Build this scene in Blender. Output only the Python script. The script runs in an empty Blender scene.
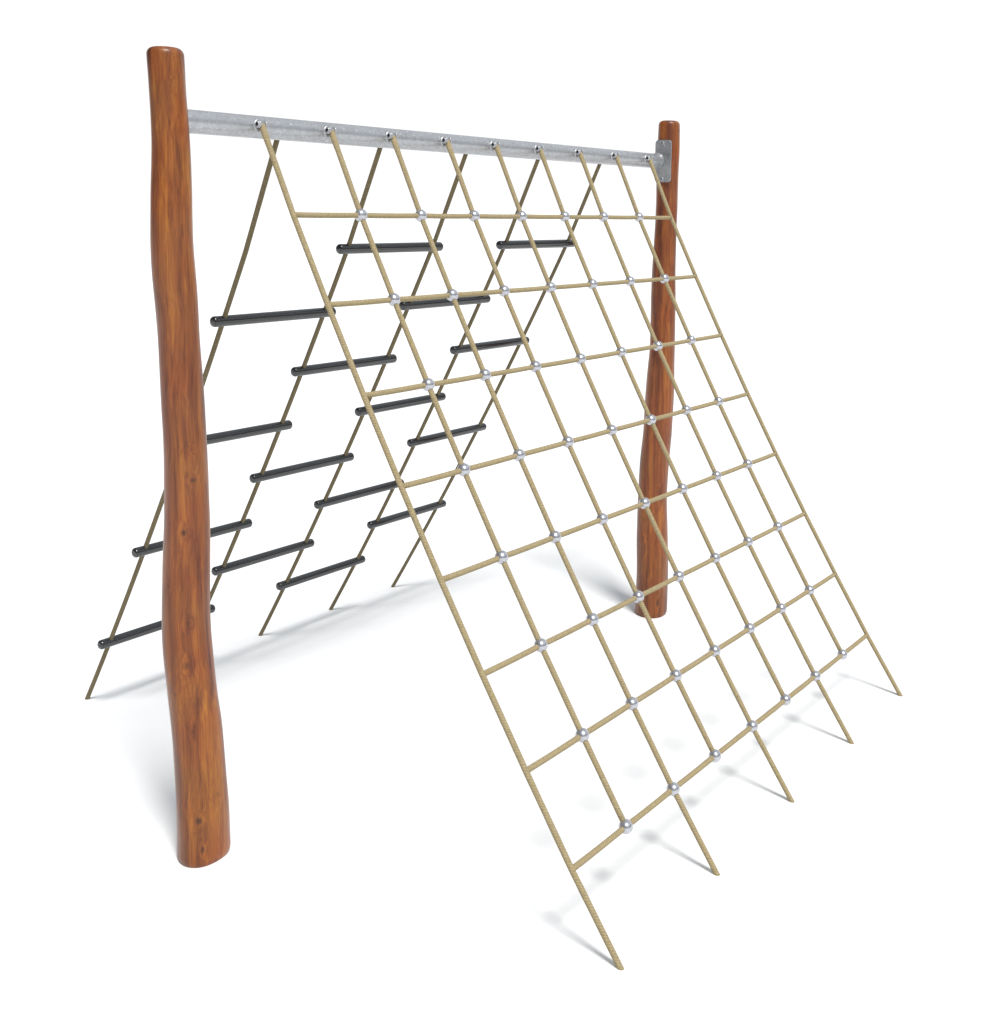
import bpy, bmesh, math
from mathutils import Vector, Matrix

sc = bpy.context.scene
col = sc.collection
PI = math.pi

# ------------------------------------------------------------------ helpers
def link(o, parent=None):
    col.objects.link(o)
    if parent is not None:
        o.parent = parent
    return o

def obj(name, bm, mats, parent=None, smooth=True):
    me = bpy.data.meshes.new(name)
    bm.normal_update()
    bm.to_mesh(me)
    bm.free()
    for m in (mats if isinstance(mats, (list, tuple)) else [mats]):
        me.materials.append(m)
    if smooth:
        for p in me.polygons:
            p.use_smooth = True
    return link(bpy.data.objects.new(name, me), parent)

def thing(name, label, cat, loc=(0, 0, 0)):
    o = bpy.data.objects.new(name, None)
    o.location = loc
    o.empty_display_size = 0.1
    o['label'] = label
    o['category'] = cat
    return link(o)

def frame_of(d):
    d = d.normalized()
    a = Vector((1, 0, 0)) if abs(d.x) < 0.8 else Vector((0, 1, 0))
    u = (a - d * a.dot(d)).normalized()
    return u, d.cross(u).normalized()

def add_tube(bm, pts, radii, sides=14, caps=True, mat=0, v0=0.0):
    """round tube through pts, uv = (turn around, metres along)"""
    uvl = bm.loops.layers.uv.verify()
    n = len(pts)
    if not isinstance(radii, (list, tuple)):
        radii = [radii] * n
    rings, L = [], [v0]
    u0, w0 = frame_of(pts[-1] - pts[0])
    for i in range(1, n):
        L.append(L[-1] + (pts[i] - pts[i - 1]).length)
    for i, p in enumerate(pts):
        t = pts[min(i + 1, n - 1)] - pts[max(i - 1, 0)]
        t.normalize()
        u = (u0 - t * u0.dot(t)).normalized()
        w = t.cross(u)
        rings.append([bm.verts.new(p + (u * math.cos(2 * PI * k / sides) + w * math.sin(2 * PI * k / sides)) * radii[i])
                      for k in range(sides)])
    for i in range(n - 1):
        for k in range(sides):
            k2 = (k + 1) % sides
            f = bm.faces.new((rings[i][k], rings[i][k2], rings[i + 1][k2], rings[i + 1][k]))
            f.material_index = mat
            f.smooth = True
            for lp, (a, b) in zip(f.loops, ((k, i), (k + 1, i), (k + 1, i + 1), (k, i + 1))):
                lp[uvl].uv = (a / sides, L[b])
    if caps:
        for ring in (rings[0][::-1], rings[-1]):
            f = bm.faces.new(ring)
            f.material_index = mat

def add_lathe(bm, origin, axis, prof, sides=24, mat=0):
    """profile of (distance along axis, radius); zero radius closes to a point"""
    u, w = frame_of(axis)
    d = axis.normalized()
    rings = []
    for a, r in prof:
        if r < 1e-6:
            rings.append([bm.verts.new(origin + d * a)])
        else:
            rings.append([bm.verts.new(origin + d * a + (u * math.cos(2 * PI * k / sides) + w * math.sin(2 * PI * k / sides)) * r)
                          for k in range(sides)])
    for A, B in zip(rings, rings[1:]):
        for k in range(sides):
            k2 = (k + 1) % sides
            if len(A) == 1 and len(B) == 1:
                continue
            if len(A) == 1:
                f = bm.faces.new((A[0], B[k2], B[k]))
            elif len(B) == 1:
                f = bm.faces.new((A[k], A[k2], B[0]))
            else:
                f = bm.faces.new((A[k], A[k2], B[k2], B[k]))
            f.material_index = mat
            f.smooth = True

def add_plate(bm, c, ny, nz, t, rad, mat=0, seg=6, bev=0.0015):
    """rounded rectangular plate in the YZ plane, thickness t along X, small edge bevel"""
    pts = []
    for sy, sz, a0 in ((1, 1, 0), (-1, 1, 90), (-1, -1, 180), (1, -1, 270)):
        for k in range(seg + 1):
            a = math.radians(a0 + 90 * k / seg)
            pts.append((sy * (ny / 2 - rad) + rad * math.cos(a), sz * (nz / 2 - rad) + rad * math.sin(a)))
    def ring(x, s):
        return [bm.verts.new(c + Vector((x, y - math.copysign(s, y), z - math.copysign(s, z)))) for y, z in pts]
    R = [ring(-t / 2, bev), ring(-t / 2 + bev, 0), ring(t / 2 - bev, 0), ring(t / 2, bev)]
    n = len(pts)
    for A, B in zip(R, R[1:]):
        for k in range(n):
            bm.faces.new((A[k], A[(k + 1) % n], B[(k + 1) % n], B[k])).material_index = mat
    bm.faces.new(R[0][::-1]).material_index = mat
    bm.faces.new(R[-1]).material_index = mat

# ------------------------------------------------------------------ materials
class NT:
    def __init__(s, name):
        s.m = bpy.data.materials.new(name)
        s.m.use_nodes = True
        s.t = s.m.node_tree
        s.b = s.t.nodes['Principled BSDF']
    def n(s, typ, **kw):
        nd = s.t.nodes.new(typ)
        for k, v in kw.items():
            if k.startswith('i_'):
                nd.inputs[k[2:].replace('_', ' ')].default_value = v
            else:
                setattr(nd, k, v)
        return nd
    def l(s, a, b):
        s.t.links.new(a, b)
    def math(s, op, a, b=None, c=None, clamp=False):
        nd = s.n('ShaderNodeMath', operation=op, use_clamp=clamp)
        for i, v in enumerate((a, b, c)):
            if v is None:
                continue
            if isinstance(v, (int, float)):
                nd.inputs[i].default_value = v
            else:
                s.l(v, nd.inputs[i])
        return nd.outputs[0]
    def ramp(s, fac, stops, interp='LINEAR'):
        nd = s.n('ShaderNodeValToRGB')
        nd.color_ramp.interpolation = interp
        e = nd.color_ramp.elements
        while len(e) < len(stops):
            e.new(0.5)
        for el, (p, c) in zip(e, stops):
            el.position = p
            el.color = (*c, 1) if len(c) == 3 else c
        s.l(fac, nd.inputs['Fac'])
        return nd.outputs['Color']
    def mix(s, fac, a, b, blend='MIX'):
        nd = s.n('ShaderNodeMix', data_type='RGBA', blend_type=blend)
        for sock, v in ((nd.inputs[0], fac), (nd.inputs[6], a), (nd.inputs[7], b)):
            if isinstance(v, (int, float)):
                sock.default_value = v
            elif isinstance(v, tuple):
                sock.default_value = (*v, 1)
            else:
                s.l(v, sock)
        return nd.outputs[2]
    def noise(s, vec, scale, detail=4, rough=0.55, dist=0.0):
        nd = s.n('ShaderNodeTexNoise')
        nd.inputs['Scale'].default_value = scale
        nd.inputs['Detail'].default_value = detail
        nd.inputs['Roughness'].default_value = rough
        nd.inputs['Distortion'].default_value = dist
        s.l(vec, nd.inputs['Vector'])
        return nd.outputs['Fac']

def wood(name, knots, seed, tint):
    m = NT(name)
    tc = m.n('ShaderNodeTexCoord')
    P = tc.outputs['Object']
    mask = warp = None
    for kx, ky, kz, kw, kh in knots:
        sub = m.n('ShaderNodeVectorMath', operation='SUBTRACT'); m.l(P, sub.inputs[0])
        sub.inputs[1].default_value = (kx, ky, kz)
        sclv = m.n('ShaderNodeVectorMath', operation='MULTIPLY'); m.l(sub.outputs[0], sclv.inputs[0])
        sclv.inputs[1].default_value = (1 / kw, 1 / kw, 1 / kh)
        ln = m.n('ShaderNodeVectorMath', operation='LENGTH'); m.l(sclv.outputs[0], ln.inputs[0])
        d2 = m.math('MULTIPLY', ln.outputs['Value'], ln.outputs['Value'])
        a = m.math('EXPONENT', m.math('MULTIPLY', d2, -1.1))
        b = m.math('EXPONENT', m.math('MULTIPLY', d2, -0.16))
        mask = a if mask is None else m.math('ADD', mask, a)
        warp = b if warp is None else m.math('ADD', warp, b)
    # grain: noise drawn out along the log, pushed aside round the knots
    mp = m.n('ShaderNodeMapping')
    mp.inputs['Location'].default_value = (seed, seed * 1.7, seed * .3)
    mp.inputs['Scale'].default_value = (1, 1, 0.055)
    m.l(P, mp.inputs['Vector'])
    comb = m.n('ShaderNodeCombineXYZ')
    m.l(m.math('MULTIPLY', warp, 0.013), comb.inputs[0])
    m.l(m.math('MULTIPLY', warp, 0.009), comb.inputs[1])
    big = m.n('ShaderNodeTexNoise'); big.inputs['Scale'].default_value = 2.6; m.l(P, big.inputs['Vector'])
    wob = m.n('ShaderNodeVectorMath', operation='SCALE'); m.l(big.outputs['Color'], wob.inputs[0]); wob.inputs['Scale'].default_value = 0.035
    v1 = m.n('ShaderNodeVectorMath', operation='ADD'); m.l(mp.outputs[0], v1.inputs[0]); m.l(comb.outputs[0], v1.inputs[1])
    v2 = m.n('ShaderNodeVectorMath', operation='ADD'); m.l(v1.outputs[0], v2.inputs[0]); m.l(wob.outputs[0], v2.inputs[1])
    G = v2.outputs[0]
    broad = m.noise(G, 26, 3, .5)
    mid = m.noise(G, 70, 4, .6)
    fine = m.noise(G, 260, 4, .65)
    g = m.math('ADD', m.math('MULTIPLY', broad, .42), m.math('ADD', m.math('MULTIPLY', mid, .33), m.math('MULTIPLY', fine, .25)))
    t = tint
    c = m.ramp(g, [(.35, (.068 * t[0], .020 * t[1], .008 * t[2])), (.44, (.155 * t[0], .048 * t[1], .012 * t[2])),
                   (.53, (.245 * t[0], .082 * t[1], .015 * t[2])), (.645, (.40 * t[0], .158 * t[1], .021 * t[2]))])
    # large cloudy stain variation, redder in places; then more amber towards the base
    cl = m.noise(P, 5.5, 3, .5)
    c = m.mix(m.math('MULTIPLY', m.ramp(cl, [(.38, (0, 0, 0)), (.66, (1, 1, 1))]), .5), c, (1.0, .60, .48), 'MULTIPLY')
    sz = m.n('ShaderNodeSeparateXYZ'); m.l(P, sz.inputs[0])
    amber = m.math('MULTIPLY', m.math('SUBTRACT', 1.35, m.math('ADD', sz.outputs[2], m.math('MULTIPLY', cl, .5))), 1.1, clamp=True)
    c = m.mix(1.0, c, m.mix(amber, (1.0, 1.0, 1.4), (1.12, 1.10, 1.0)), 'MULTIPLY')
    # small dark flecks along the grain
    fl = m.n('ShaderNodeMapping'); fl.inputs['Scale'].default_value = (1, 1, .22); m.l(P, fl.inputs['Vector'])
    fk = m.ramp(m.noise(fl.outputs[0], 46, 2, .5), [(.66, (0, 0, 0)), (.76, (1, 1, 1))])
    c = m.mix(m.math('MULTIPLY', fk, .5), c, (.085, .026, .01))
    # fine dark pores and hairline cracks running up the log
    hp = m.n('ShaderNodeMapping'); hp.inputs['Scale'].default_value = (1, 1, .35); m.l(G, hp.inputs['Vector'])
    hl = m.ramp(m.noise(hp.outputs[0], 210, 3, .6), [(.60, (0, 0, 0)), (.70, (1, 1, 1))])
    c = m.mix(m.math('MULTIPLY', hl, .42), c, (.07, .022, .008))
    # knots with an uneven rim
    km = m.math('MULTIPLY', mask, m.math('ADD', m.math('MULTIPLY', m.noise(P, 160, 2), 1.1), .45), clamp=True)
    c = m.mix(m.math('MULTIPLY', m.ramp(km, [(.12, (0, 0, 0)), (.85, (1, 1, 1))]), .80), c, (.035, .014, .008))
    m.l(c, m.b.inputs['Base Color'])
    m.l(m.ramp(g, [(.3, (.42,) * 3), (.7, (.30,) * 3)]), m.b.inputs['Roughness'])
    m.b.inputs['Coat Weight'].default_value = .15
    m.b.inputs['Specular IOR Level'].default_value = .35
    m.b.inputs['Coat Roughness'].default_value = .32
    bp = m.n('ShaderNodeBump'); bp.inputs['Strength'].default_value = .3; bp.inputs['Distance'].default_value = .003
    m.l(m.math('SUBTRACT', g, m.math('MULTIPLY', km, .35)), bp.inputs['Height'])
    m.l(bp.outputs[0], m.b.inputs['Normal'])
    return m.m

def rope_mat(name, k):
    m = NT(name)
    uv = m.n('ShaderNodeUVMap')
    sp = m.n('ShaderNodeSeparateXYZ'); m.l(uv.outputs[0], sp.inputs[0])
    u, v = sp.outputs[0], sp.outputs[1]
    # three laid strands: a ridge and a dark groove winding round the rope
    a = m.math('SINE', m.math('MULTIPLY', m.math('ADD', m.math('MULTIPLY', u, 4.0), m.math('MULTIPLY', v, 118.0)), 2 * PI))
    br = m.math('POWER', m.math('ADD', m.math('MULTIPLY', a, .5), .5), .6)
    tc = m.n('ShaderNodeTexCoord')
    n1 = m.noise(tc.outputs['Object'], 170, 5, .8)
    n2 = m.noise(tc.outputs['Object'], 9, 3, .5)
    h = m.math('ADD', m.math('MULTIPLY', br, .16), m.math('MULTIPLY', n1, .84))
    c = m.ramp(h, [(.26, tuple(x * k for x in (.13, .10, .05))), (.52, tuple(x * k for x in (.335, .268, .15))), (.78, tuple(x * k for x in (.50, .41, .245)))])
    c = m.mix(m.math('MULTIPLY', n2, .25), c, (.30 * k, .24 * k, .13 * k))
    m.l(c, m.b.inputs['Base Color'])
    m.b.inputs['Roughness'].default_value = .8
    m.b.inputs['Specular IOR Level'].default_value = .25
    bp = m.n('ShaderNodeBump'); bp.inputs['Strength'].default_value = .5; bp.inputs['Distance'].default_value = .0015
    m.l(h, bp.inputs['Height']); m.l(bp.outputs[0], m.b.inputs['Normal'])
    return m.m

def galvanised(name, k):
    m = NT(name)
    tc = m.n('ShaderNodeTexCoord'); P = tc.outputs['Object']
    vo = m.n('ShaderNodeTexVoronoi'); vo.inputs['Scale'].default_value = 150; m.l(P, vo.inputs['Vector'])
    sep = m.n('ShaderNodeSeparateColor'); m.l(vo.outputs['Color'], sep.inputs[0])
    n = m.noise(P, 28, 4, .6)
    c = m.ramp(m.math('ADD', m.math('MULTIPLY', sep.outputs[0], .6), m.math('MULTIPLY', n, .4)),
               [(.1, (.43 * k, .44 * k, .455 * k)), (.55, (.50 * k, .51 * k, .53 * k)), (.9, (.57 * k, .58 * k, .60 * k))])
    # scattered bright zinc specks
    v2 = m.n('ShaderNodeTexVoronoi'); v2.inputs['Scale'].default_value = 105; m.l(P, v2.inputs['Vector'])
    s2 = m.n('ShaderNodeSeparateColor'); m.l(v2.outputs['Color'], s2.inputs[0])
    spk = m.math('MULTIPLY', m.math('LESS_THAN', v2.outputs['Distance'], .23), m.math('GREATER_THAN', s2.outputs[1], .80))
    c = m.mix(m.math('MULTIPLY', spk, .5), c, (.84, .85, .86))
    m.l(c, m.b.inputs['Base Color'])
    m.l(m.math('SUBTRACT', .72, m.math('MULTIPLY', spk, .3)), m.b.inputs['Metallic'])
    m.l(m.ramp(sep.outputs[1], [(0, (.36,) * 3), (1, (.44,) * 3)]), m.b.inputs['Roughness'])
    bp = m.n('ShaderNodeBump'); bp.inputs['Strength'].default_value = .05; bp.inputs['Distance'].default_value = .0005
    m.l(sep.outputs[0], bp.inputs['Height']); m.l(bp.outputs[0], m.b.inputs['Normal'])
    return m.m

def simple(name, c, metal, rough, spec=.5, noise=None):
    m = NT(name)
    m.b.inputs['Metallic'].default_value = metal
    m.b.inputs['Specular IOR Level'].default_value = spec
    tc = m.n('ShaderNodeTexCoord')
    n = m.noise(tc.outputs['Object'], noise or 60, 4, .6)
    d = .82
    m.l(m.ramp(n, [(.3, tuple(x * d for x in c)), (.7, c)]), m.b.inputs['Base Color'])
    m.l(m.ramp(n, [(.3, (rough * .85,) * 3), (.7, (min(1, rough * 1.2),) * 3)]), m.b.inputs['Roughness'])
    return m.m

KL = [(-0.0051, -0.0329, 2.3441, 0.007, 0.0122), (-0.0372, -0.0316, 2.2643, 0.006, 0.0084), (-0.0308, -0.0423, 1.8704, 0.0048, 0.0098), (-0.0697, 0.0019, 1.7538, 0.0042, 0.0056), (-0.0587, 0.022, 1.5775, 0.0048, 0.0084), (-0.0178, -0.0573, 1.2559, 0.0048, 0.0056), (-0.0183, -0.0595, 1.1653, 0.0072, 0.007), (-0.0432, -0.0454, 1.014, 0.0072, 0.0105), (-0.0399, -0.0542, 0.7452, 0.0066, 0.0112), (-0.0496, -0.0488, 0.6181, 0.0108, 0.0126), (-0.0674, -0.0115, 0.5302, 0.0054, 0.0084), (-0.0409, -0.0574, 0.4171, 0.0054, 0.0084), (0.0247, -0.0863, 0.2117, 0.0072, 0.0112), (-0.0342, -0.0693, 0.1446, 0.0108, 0.0112), (-0.0287, -0.0758, 0.0555, 0.006, 0.014), (0.0207, -0.0731, 0.4781, 0.0048, 0.0084)]
KR = [(0.0138, -0.0624, 2.3169, 0.006, 0.0084), (-0.0518, 0.0073, 1.5803, 0.006, 0.0084), (-0.0048, -0.0626, 0.8871, 0.0072, 0.0105), (-0.0486, -0.0411, 0.6185, 0.009, 0.0154), (-0.0525, -0.0503, 0.0789, 0.0084, 0.021), (-0.0651, 0.0179, 1.0548, 0.006, 0.0112), (-0.0833, 0.0044, 0.353, 0.0072, 0.021), (-0.0547, -0.0066, 1.3428, 0.0048, 0.0084)]
M_WOOD_A = wood('stained_wood_amber', KL, 0.0, (1.0, 1.0, 1.0))
M_WOOD_B = wood('stained_wood_red', KR, 3.1, (.97, .92, 1.0))
M_ROPE = rope_mat('rope_fibre', 1.0)
M_ROPE_SHADED = rope_mat('rope_fibre_shaded', .56)  # rope fibre darkened for the ladder; its shade is put into the colour
M_GALV = galvanised('galvanised_steel', .93)
M_PLATE = galvanised('dull_galvanised_plate', .72)
M_ALU = simple('cast_aluminium', (.60, .605, .65), .82, .25)
M_STEEL = simple('bolt_steel', (.50, .51, .53), .7, .42)
M_DARK = simple('dark_socket', (.03, .03, .032), .6, .5)
M_RUNG = simple('black_plastic', (.017, .018, .020), 0.0, .17, .95, 14)

def ground_mat():
    m = NT('white_ground')
    tc = m.n('ShaderNodeTexCoord')
    n = m.noise(tc.outputs['Object'], 3, 5, .6)
    m.l(m.ramp(n, [(.3, (.87, .875, .88)), (.7, (.89, .892, .895))]), m.b.inputs['Base Color'])
    m.b.inputs['Roughness'].default_value = .9
    m.b.inputs['Specular IOR Level'].default_value = .1
    return m.m

# ------------------------------------------------------------------ ground
bm = bmesh.new()
ring = [bm.verts.new((400 * math.cos(2 * PI * k / 96), 400 * math.sin(2 * PI * k / 96), 0)) for k in range(96)]
bm.faces.new(ring)
g = obj('ground', bm, ground_mat(), smooth=False)
g['kind'] = 'structure'
g['label'] = 'seamless white ground under the climbing net and ladder'

# ------------------------------------------------------------------ measurements (metres)
BAR_Z, BAR_R = 2.1755, .0335
XL, XR = -0.2653, 2.3662
DX = .27
NET_TOP_Z, NET_TOP_Y, NET_FOOT_Y = 2.169, -.0403, -1.3334
NET_SAG, NET_SKEW = .0867, -.2191
ROWS = [.0979, .2034, .3111, .4199, .5323, .6461, .7623, .8803]
LAD_TOP_Z, LAD_TOP_Y, LAD_FOOT_Y, LAD_SAG = 2.1528, .0402, 1.2741, .0644
ROPE_R = .0084

def net_curve(i, t):
    a = Vector((i * DX, NET_TOP_Y, NET_TOP_Z))
    b = Vector((i * DX * (1 - .03426) + .03686, NET_FOOT_Y, 0))
    p = a.lerp(b, t)
    p.z -= NET_SAG * 4 * t * (1 - t) * (1 + NET_SKEW * (t - .5))
    if .01 < t < .99:
        p += Vector((-.003, 0, -.004))
    return p

def net_pt(i, t):
    """the ropes run straight from joint to joint, the joints lie on the sagging curve"""
    ks = [0] + ROWS + [1]
    for a, b in zip(ks, ks[1:]):
        if t <= b:
            return net_curve(i, a).lerp(net_curve(i, b), (t - a) / (b - a))
    return net_curve(i, 1)

def lad_pt(k, t):
    a = Vector((.13747 + k * .44433, LAD_TOP_Y, LAD_TOP_Z))
    b = Vector((.13747 + .04517 + k * .44433 * (1 - .05097), LAD_FOOT_Y, 0))
    p = a.lerp(b, t)
    p.z -= LAD_SAG * 4 * t * (1 - t)
    return p

# ------------------------------------------------------------------ climbing frame: two logs and the steel bar
frame = thing('log_gantry', 'two wavy reddish brown log posts joined by a galvanised steel bar', 'gantry', ((XL + XR) / 2, 0, 0))

POST_A = [(0.0117, 0.0225, 0.0783), (0.0467, 0.0233, 0.0776), (0.1011, 0.0232, 0.0769), (0.1584, 0.0225, 0.0753), (0.2329, 0.0206, 0.0722), (0.3076, 0.0177, 0.0713), (0.3613, 0.0153, 0.0714), (0.4179, 0.0122, 0.0716), (0.4871, 0.0059, 0.0702), (0.5465, 0.0007, 0.0693), (0.5994, -0.0035, 0.0689), (0.6555, -0.0066, 0.0687), (0.71, -0.0081, 0.0679), (0.7629, -0.0083, 0.0673), (0.8251, -0.0066, 0.0666), (0.9037, -0.0033, 0.0649), (0.9747, -0.0004, 0.0632), (1.0432, 0.0016, 0.0618), (1.0936, 0.0022, 0.0614), (1.1557, 0.0028, 0.0614), (1.2323, 0.0024, 0.0596), (1.307, 0.0013, 0.0579), (1.3755, -0.0006, 0.0575), (1.4434, -0.003, 0.057), (1.5115, -0.0054, 0.056), (1.5784, -0.0076, 0.0554), (1.646, -0.0106, 0.0562), (1.7116, -0.0141, 0.0572), (1.779, -0.0175, 0.057), (1.8436, -0.0198, 0.0561), (1.8995, -0.0192, 0.0554), (1.9719, -0.0176, 0.0539), (2.0439, -0.0161, 0.0511), (2.1133, -0.0159, 0.0489), (2.1893, -0.0177, 0.0483), (2.2531, -0.0207, 0.0482), (2.2978, -0.0222, 0.0486), (2.3382, -0.0237, 0.0493), (2.3611, -0.0247, 0.0487)]
POST_B = [(-0.0042, -0.0154, 0.0774), (0.0587, -0.0142, 0.077), (0.1679, -0.0133, 0.0768), (0.2483, -0.014, 0.0765), (0.3285, -0.0166, 0.0751), (0.4083, -0.0194, 0.0735), (0.4979, -0.0215, 0.0719), (0.5921, -0.0218, 0.0703), (0.6712, -0.02, 0.0695), (0.7501, -0.0163, 0.0687), (0.8287, -0.0105, 0.068), (0.9071, -0.0045, 0.0677), (0.99, -0.0012, 0.068), (1.0644, 0.0006, 0.0677), (1.1453, 0.0032, 0.0654), (1.2225, 0.0056, 0.0624), (1.2995, 0.0083, 0.0597), (1.4334, 0.0083, 0.0572), (1.5523, 0.0066, 0.0568), (1.68, 0.0058, 0.0557), (1.7846, 0.0079, 0.0527), (1.8915, 0.0107, 0.05), (1.9941, 0.0121, 0.0497), (2.0684, 0.0119, 0.0507), (2.1517, 0.0119, 0.0514), (2.2071, 0.0135, 0.0515), (2.2762, 0.0148, 0.0507), (2.3519, 0.015, 0.0495)]

def interp(tab, z):
    if z <= tab[0][0]:
        return tab[0][1], tab[0][2]
    for (z0, o0, r0), (z1, o1, r1) in zip(tab, tab[1:]):
        if z <= z1:
            f = (z - z0) / (z1 - z0)
            return o0 + (o1 - o0) * f, r0 + (r1 - r0) * f
    return tab[-1][1], tab[-1][2]

def make_post(base_x, base_y, tab, side, top, phase, mat):
    """a debarked log: bends to the side and a little to the depth, rounded ends, lumpy skin"""
    side = Vector((*side, 0))
    dep = Vector((-side.y, side.x, 0))
    bm = bmesh.new()
    S = 48
    e = .020
    zs = [0.0, .004, .010, .020]
    n = 92
    zs += [.03 + (top - e - .03) * k / (n - 1) for k in range(n)]
    zs += [top - e * (1 - math.sin(PI / 2 * k / 6)) for k in range(1, 6)] + [top - .0002]
    rings = []
    for z in zs:
        # smooth three-point average of the measured outline
        o = r = 0
        for dz, w in ((-.018, .25), (0, .5), (.018, .25)):
            a, b = interp(tab, min(max(z + dz, 0), top))
            o += a * w; r += b * w
        if z > top - e:
            q = (z - (top - e)) / e
            r = r - e * (1 - math.sqrt(max(0, 1 - q * q)))
        if z < .02:
            r -= .006 * (1 - z / .02) ** 2
        c = side * o + dep * (.010 * math.sin(2.3 * z + phase) - .010 * math.sin(phase))
        rr = []
        for k in range(S):
            a = 2 * PI * k / S
            lump = 1 + .012 * math.sin(2 * a + 1.3 * z + phase) + .008 * math.sin(3 * a - 4.1 * z) + .007 * math.sin(4 * a + 11 * z + phase) + .010 * math.sin(2 * a - 17 * z + 2 * phase) + .004 * math.sin(5 * a + 29 * z)
            lump += .055 * max(0, 1 - z / .5) * math.cos(3 * (a - math.radians(215)))
            rr.append(bm.verts.new(c + Vector((math.cos(a), math.sin(a), 0)) * (r * lump) + Vector((0, 0, z))))
        rings.append(rr)
    for A, B in zip(rings, rings[1:]):
        for k in range(S):
            bm.faces.new((A[k], A[(k + 1) % S], B[(k + 1) % S], B[k]))
    bm.faces.new(rings[0][::-1])
    bm.faces.new(rings[-1])
    o = obj('post', bm, mat, frame)
    o.location = (base_x - frame.location.x, base_y, 0)
    return o

pa = make_post(XL, 0, POST_A, (.8106, -.5856), 2.371, .4, M_WOOD_A)
pa['label'] = 'amber brown log post with dark knots, nearest'
pb = make_post(XR - .024, -.0145, POST_B, (.5175, -.8557), 2.362, 2.1, M_WOOD_B)
pb['label'] = 'redder log post with the steel mounting plate'

BAR_L = XL + .012                  # the bar is let into the near log
PLATE_R = XR - .024 + .0065 - .0550
# crossbar with a weld bead where it meets each plate
bm = bmesh.new()
x0, x1 = BAR_L, PLATE_R - .003
xs = [x0, x0 + .004, x0 + .012, x0 + .022] + [x0 + .03 + (x1 - x0 - .06) * k / 40 for k in range(41)] + [x1 - .022, x1 - .012, x1 - .004, x1]
rs = [BAR_R] * 45 + [BAR_R + .0003, BAR_R + .0015, BAR_R + .005, BAR_R + .006]
fx = frame.location.x
add_tube(bm, [Vector((x - fx, 0, BAR_Z)) for x in xs], rs, 40)
bar = obj('crossbar', bm, M_GALV, frame)

def bolt_head(bm, c, axis, r, h):
    add_lathe(bm, c, axis, [(0, r), (h * .75, r), (h, r * .85), (h, r * .62)], 16, 0)
    add_lathe(bm, c, axis, [(h, r * .62), (h * .3, r * .6), (h * .3, 0)], 16, 1)

for x, dirx in ((PLATE_R, -1),):
    bm = bmesh.new()
    add_plate(bm, Vector((x - fx, -.033, BAR_Z)), .086, .192, .006, .016)
    pl = obj('mounting_plate', bm, M_PLATE, bar, smooth=False)
    for dz in (-.082, .082):
        bm = bmesh.new()
        add_lathe(bm, Vector((x - fx + dirx * .003, -.031, BAR_Z + dz)), Vector((dirx, 0, 0)), [(0, .0085), (.0012, .0085), (.002, .0075), (.002, .006)], 20, 0)
        bolt_head(bm, Vector((x - fx + dirx * .004, -.031, BAR_Z + dz)), Vector((dirx, 0, 0)), .0062, .005)
        obj('bolt', bm, [M_STEEL, M_DARK], pl)

def rope_bracket(x, s, z):
    """a pair of lugs on the bar with a socket bolt through them; s = -1 front, +1 back"""
    bm = bmesh.new()
    y = s * (BAR_R + .013)
    for dx in (-.0110, .0110):
        # lug: rounded ear running back into the bar
        add_lathe(bm, Vector((x - .003 + dx, y, z)), Vector((1, 0, 0)), [(0, 0), (0, .0100), (.0010, .0112), (.0050, .0112), (.006, .0100), (.006, 0)], 20, 0)
        c = Vector((x + dx, s * (BAR_R + .004), z - .001))
        m = bmesh.ops.create_cube(bm, size=1)
        for v in m['verts']:
            v.co = Vector((v.co.x * .0056, v.co.y * .022, v.co.z * .0200)) + c
    bolt_head(bm, Vector((x - .0138, y, z)), Vector((-1, 0, 0)), .0090, .0050)
    add_lathe(bm, Vector((x + .0138, y, z)), Vector((1, 0, 0)), [(0, .0094), (.003, .0094), (.0055, .0070), (.0068, .0035), (.0070, 0)], 16, 0)
    add_tube(bm, [Vector((x - .0138, y, z)), Vector((x + .0138, y, z))], .0045, 10)
    # round base collar on the bar
    add_lathe(bm, Vector((x, s * (BAR_R - .004), z - .004)), Vector((0, s, 0)), [(0, .021), (.005, .021), (.0075, .019), (.0085, .014), (.0085, 0)], 24, 0)
    return obj('rope_bracket', bm, [M_STEEL, M_DARK], bar)

for i in range(9):
    rope_bracket(i * DX - .008 - fx, -1, NET_TOP_Z + .0125)
for k in range(5):
    rope_bracket(lad_pt(k, 0).x - fx, 1, LAD_TOP_Z + .024)

# ------------------------------------------------------------------ the net
net = thing('climbing_net', 'sloping square mesh net of beige rope with silver ball joints', 'climbing net', (4 * DX, NET_FOOT_Y, 0))
off = Vector(net.location)
for i in range(9):
    end = 1.0 if i % 2 == 0 else ROWS[-1]
    top = Vector((i * DX - .008, -(BAR_R + .013), NET_TOP_Z + .0095))      # the bolt of its bracket
    pts = [top.lerp(net_pt(i, ROWS[0]), q / 8) - off for q in range(8)]
    for a, b in zip(ROWS, ROWS[1:] + [1.0]):
        if a < end:
            pts += [net_pt(i, a + (b - a) * q / 6) - off for q in range(6)]
    pts.append(net_pt(i, end) - off)
    if i % 2 == 0:
        d = (pts[-1] - pts[-2]).normalized()
        pts.append(pts[-1] + d * .006)
    bm = bmesh.new()
    add_tube(bm, pts, [ROPE_R * 1.12] * 2 + [ROPE_R] * (len(pts) - 2), 16, v0=.37 * i)
    obj('upright_rope', bm, M_ROPE, net)
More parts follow.
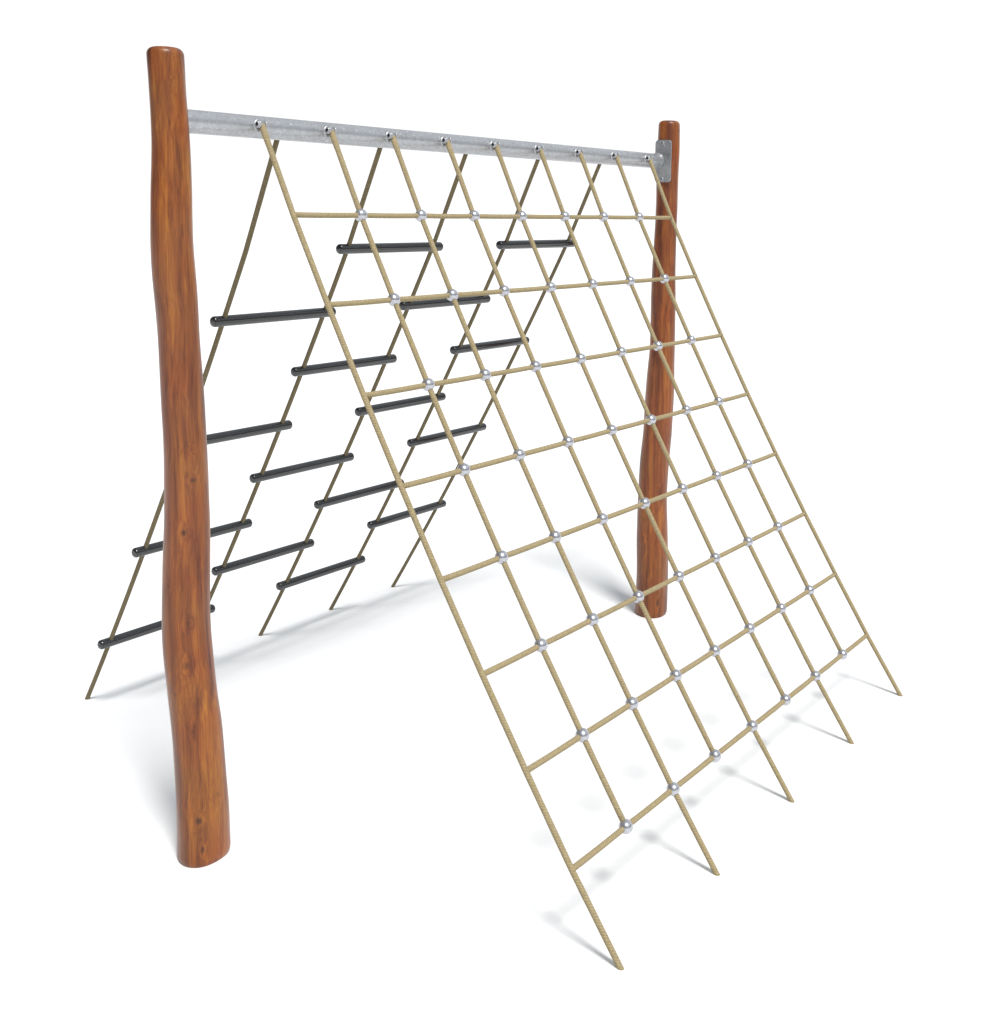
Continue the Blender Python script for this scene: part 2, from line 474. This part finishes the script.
for j, t in enumerate(ROWS):
    bm = bmesh.new()
    pts = []
    for i in range(8):
        a, b = net_pt(i, t), net_pt(i + 1, t)
        for q in range(6):
            f = q / 6
            p = a.lerp(b, f)
            p.z -= .0012 * 4 * f * (1 - f)
            pts.append(p - off)
    pts.append(net_pt(8, t) - off)
    add_tube(bm, pts, ROPE_R, 16, v0=.21 * j)
    obj('cross_rope', bm, M_ROPE, net)
# ball joint: two cast half shells with a joint line, lying in the slope of the net
nrm = (net_pt(0, .5) - net_pt(0, .4)).cross(Vector((1, 0, 0))).normalized()
bm = bmesh.new()
RB = .0204
prof = [(-RB, 0)]
for k in range(1, 24):
    a = -PI / 2 + PI * k / 24
    z, r = RB * math.sin(a), RB * math.cos(a)
    if k == 12:
        prof += [(-.0016, RB - .0001), (-.0008, RB - .0018), (.0008, RB - .0018), (.0016, RB - .0001)]
    else:
        prof.append((z, r))
prof.append((RB, 0))
add_lathe(bm, Vector((0, 0, 0)), nrm, prof, 32)
first = obj('ball_joint', bm, M_ALU, net)
for j, t in enumerate(ROWS):
    for i in range(1, 8):
        if j == 0 and i == 1:
            o = first
        else:
            o = first.copy()
            link(o, net)
        o.location = net_pt(i, t) - off

# ------------------------------------------------------------------ the rung ladder
lad = thing('rung_ladder', 'sloping rope ladder with staggered short black rungs behind the net', 'rope ladder', (lad_pt(2, 1).x, LAD_FOOT_Y, 0))
off = Vector(lad.location)
for k in range(5):
    n = 36
    top = Vector((lad_pt(k, 0).x, BAR_R + .013, LAD_TOP_Z + .024))
    pts = [top.lerp(lad_pt(k, .15), q / 6) - off for q in range(6)]
    pts += [lad_pt(k, .15 + .85 * q / n) - off for q in range(n + 1)]
    pts.append(pts[-1] + (pts[-1] - pts[-2]).normalized() * .006)
    bm = bmesh.new()
    add_tube(bm, pts, ROPE_R * .97, 16, v0=.53 * k)
    obj('upright_rope', bm, M_ROPE_SHADED, lad)
RR = .0182
for c in range(4):
    for r in range(4):
        t = .2515 + .2016 * r - (.1016 if c % 2 else 0)
        a, b = lad_pt(c, t), lad_pt(c + 1, t)
        d = (b - a).normalized()
        dn = Vector((0, 0, .0022))
        a, b = a - d * .046 - dn, b + d * .046 - dn
        L = (b - a).length
        e = .011
        prof = [(0, 0), (0, RR - e)]
        prof += [(e * (1 - math.cos(PI / 2 * q / 6)), RR - e + e * math.sin(PI / 2 * q / 6)) for q in range(1, 7)]
        prof += [(L * q / 6, RR) for q in range(1, 6)]
        prof += [(L - e * (1 - math.sin(PI / 2 * q / 6)), RR - e + e * math.cos(PI / 2 * q / 6)) for q in range(0, 6)]
        prof += [(L, RR - e), (L, 0)]
        bm = bmesh.new()
        add_lathe(bm, a - off, d, prof, 28)
        # moulded end button
        for s, q in ((-1, a), (1, b)):
            add_lathe(bm, q - off, d * s, [(-.002, .0052), (.0012, .0052), (.002, .004), (.002, 0)], 14)
        obj('rung', bm, M_RUNG, lad)

# ------------------------------------------------------------------ light: studio surround + one broad key
YAW = .98709
w = bpy.data.worlds.new('World')
sc.world = w
w.use_nodes = True
nt = w.node_tree
bg = nt.nodes['Background']
def wn(t, **k):
    n = nt.nodes.new(t)
    for a, v in k.items():
        setattr(n, a, v)
    return n
tc = wn('ShaderNodeTexCoord')
sp = wn('ShaderNodeSeparateXYZ'); nt.links.new(tc.outputs['Generated'], sp.inputs[0])
r1 = wn('ShaderNodeValToRGB'); nt.links.new(sp.outputs[2], r1.inputs[0])
e = r1.color_ramp.elements
stops = [(0, (.05, .052, .055)), (.14, (.07, .074, .08)), (.28, (.42, .445, .47)), (.45, (.70, .745, .79)), (1, (.54, .58, .62))]
while len(e) < len(stops): e.new(.5)
for el, (p, c) in zip(e, stops):
    el.position = p; el.color = (*c, 1)
dot = wn('ShaderNodeVectorMath', operation='DOT_PRODUCT')
nt.links.new(tc.outputs['Generated'], dot.inputs[0]); dot.inputs[1].default_value = (math.sin(YAW), math.cos(YAW), 0)
m1 = wn('ShaderNodeMapRange', interpolation_type='SMOOTHSTEP'); nt.links.new(dot.outputs['Value'], m1.inputs[0])
m1.inputs[1].default_value = .42; m1.inputs[2].default_value = .76
m2 = wn('ShaderNodeMapRange', interpolation_type='SMOOTHSTEP'); nt.links.new(sp.outputs[2], m2.inputs[0])
m2.inputs[1].default_value = .42; m2.inputs[2].default_value = .24
mm = wn('ShaderNodeMath', operation='MULTIPLY'); nt.links.new(m1.outputs[0], mm.inputs[0]); nt.links.new(m2.outputs[0], mm.inputs[1])
# the studio is brighter to the right of the view than to its left
dr = wn('ShaderNodeVectorMath', operation='DOT_PRODUCT')
nt.links.new(tc.outputs['Generated'], dr.inputs[0]); dr.inputs[1].default_value = (math.cos(YAW), -math.sin(YAW), 0)
m3 = wn('ShaderNodeMapRange', interpolation_type='SMOOTHSTEP'); nt.links.new(dr.outputs['Value'], m3.inputs[0])
m3.inputs[1].default_value = -.75; m3.inputs[2].default_value = .30; m3.inputs[3].default_value = .22
sv = wn('ShaderNodeVectorMath', operation='SCALE'); nt.links.new(r1.outputs[0], sv.inputs[0]); nt.links.new(m3.outputs[0], sv.inputs['Scale'])
mx = wn('ShaderNodeMix', data_type='RGBA'); nt.links.new(mm.outputs[0], mx.inputs[0])
nt.links.new(sv.outputs[0], mx.inputs[6]); mx.inputs[7].default_value = (1.06, 1.06, 1.06, 1)
nt.links.new(mx.outputs[2], bg.inputs['Color'])
bg.inputs['Strength'].default_value = 1.0

ld = bpy.data.lights.new('key_light', 'SUN')
ld.energy = 3.5
ld.angle = math.radians(14)
ld.color = (1.0, .985, .965)
lo = bpy.data.objects.new('key_light', ld)
col.objects.link(lo)
lo.rotation_euler = Vector((-.29, -.515, 1)).to_track_quat('Z', 'Y').to_euler()

# ------------------------------------------------------------------ camera
cx, cy, cz, yaw, pitch, roll, f, px, py = -2.30765, -2.82673, 1.95807, .987088, -.120716, .0197229, 1154.37, 615.0, 347.78
fw = Vector((math.sin(yaw) * math.cos(pitch), math.cos(yaw) * math.cos(pitch), math.sin(pitch)))
rt = Vector((math.cos(yaw), -math.sin(yaw), 0))
up = rt.cross(fw)
r2 = rt * math.cos(roll) + up * math.sin(roll)
u2 = -rt * math.sin(roll) + up * math.cos(roll)
cd = bpy.data.cameras.new('camera')
cd.sensor_fit = 'VERTICAL'
cd.sensor_height = 36
cd.lens = f * 36 / 1024
cd.shift_x = (490.5 - px) / 1024
cd.shift_y = (py - 512) / 1024
cd.clip_start = .05
cd.clip_end = 2000
co = bpy.data.objects.new('camera', cd)
col.objects.link(co)
co.matrix_world = Matrix(((r2.x, u2.x, -fw.x, cx), (r2.y, u2.y, -fw.y, cy), (r2.z, u2.z, -fw.z, cz), (0, 0, 0, 1)))
sc.camera = co

vs = sc.view_settings
vs.view_transform = 'Standard'
vs.look = 'None'
vs.exposure = 0
vs.gamma = 1
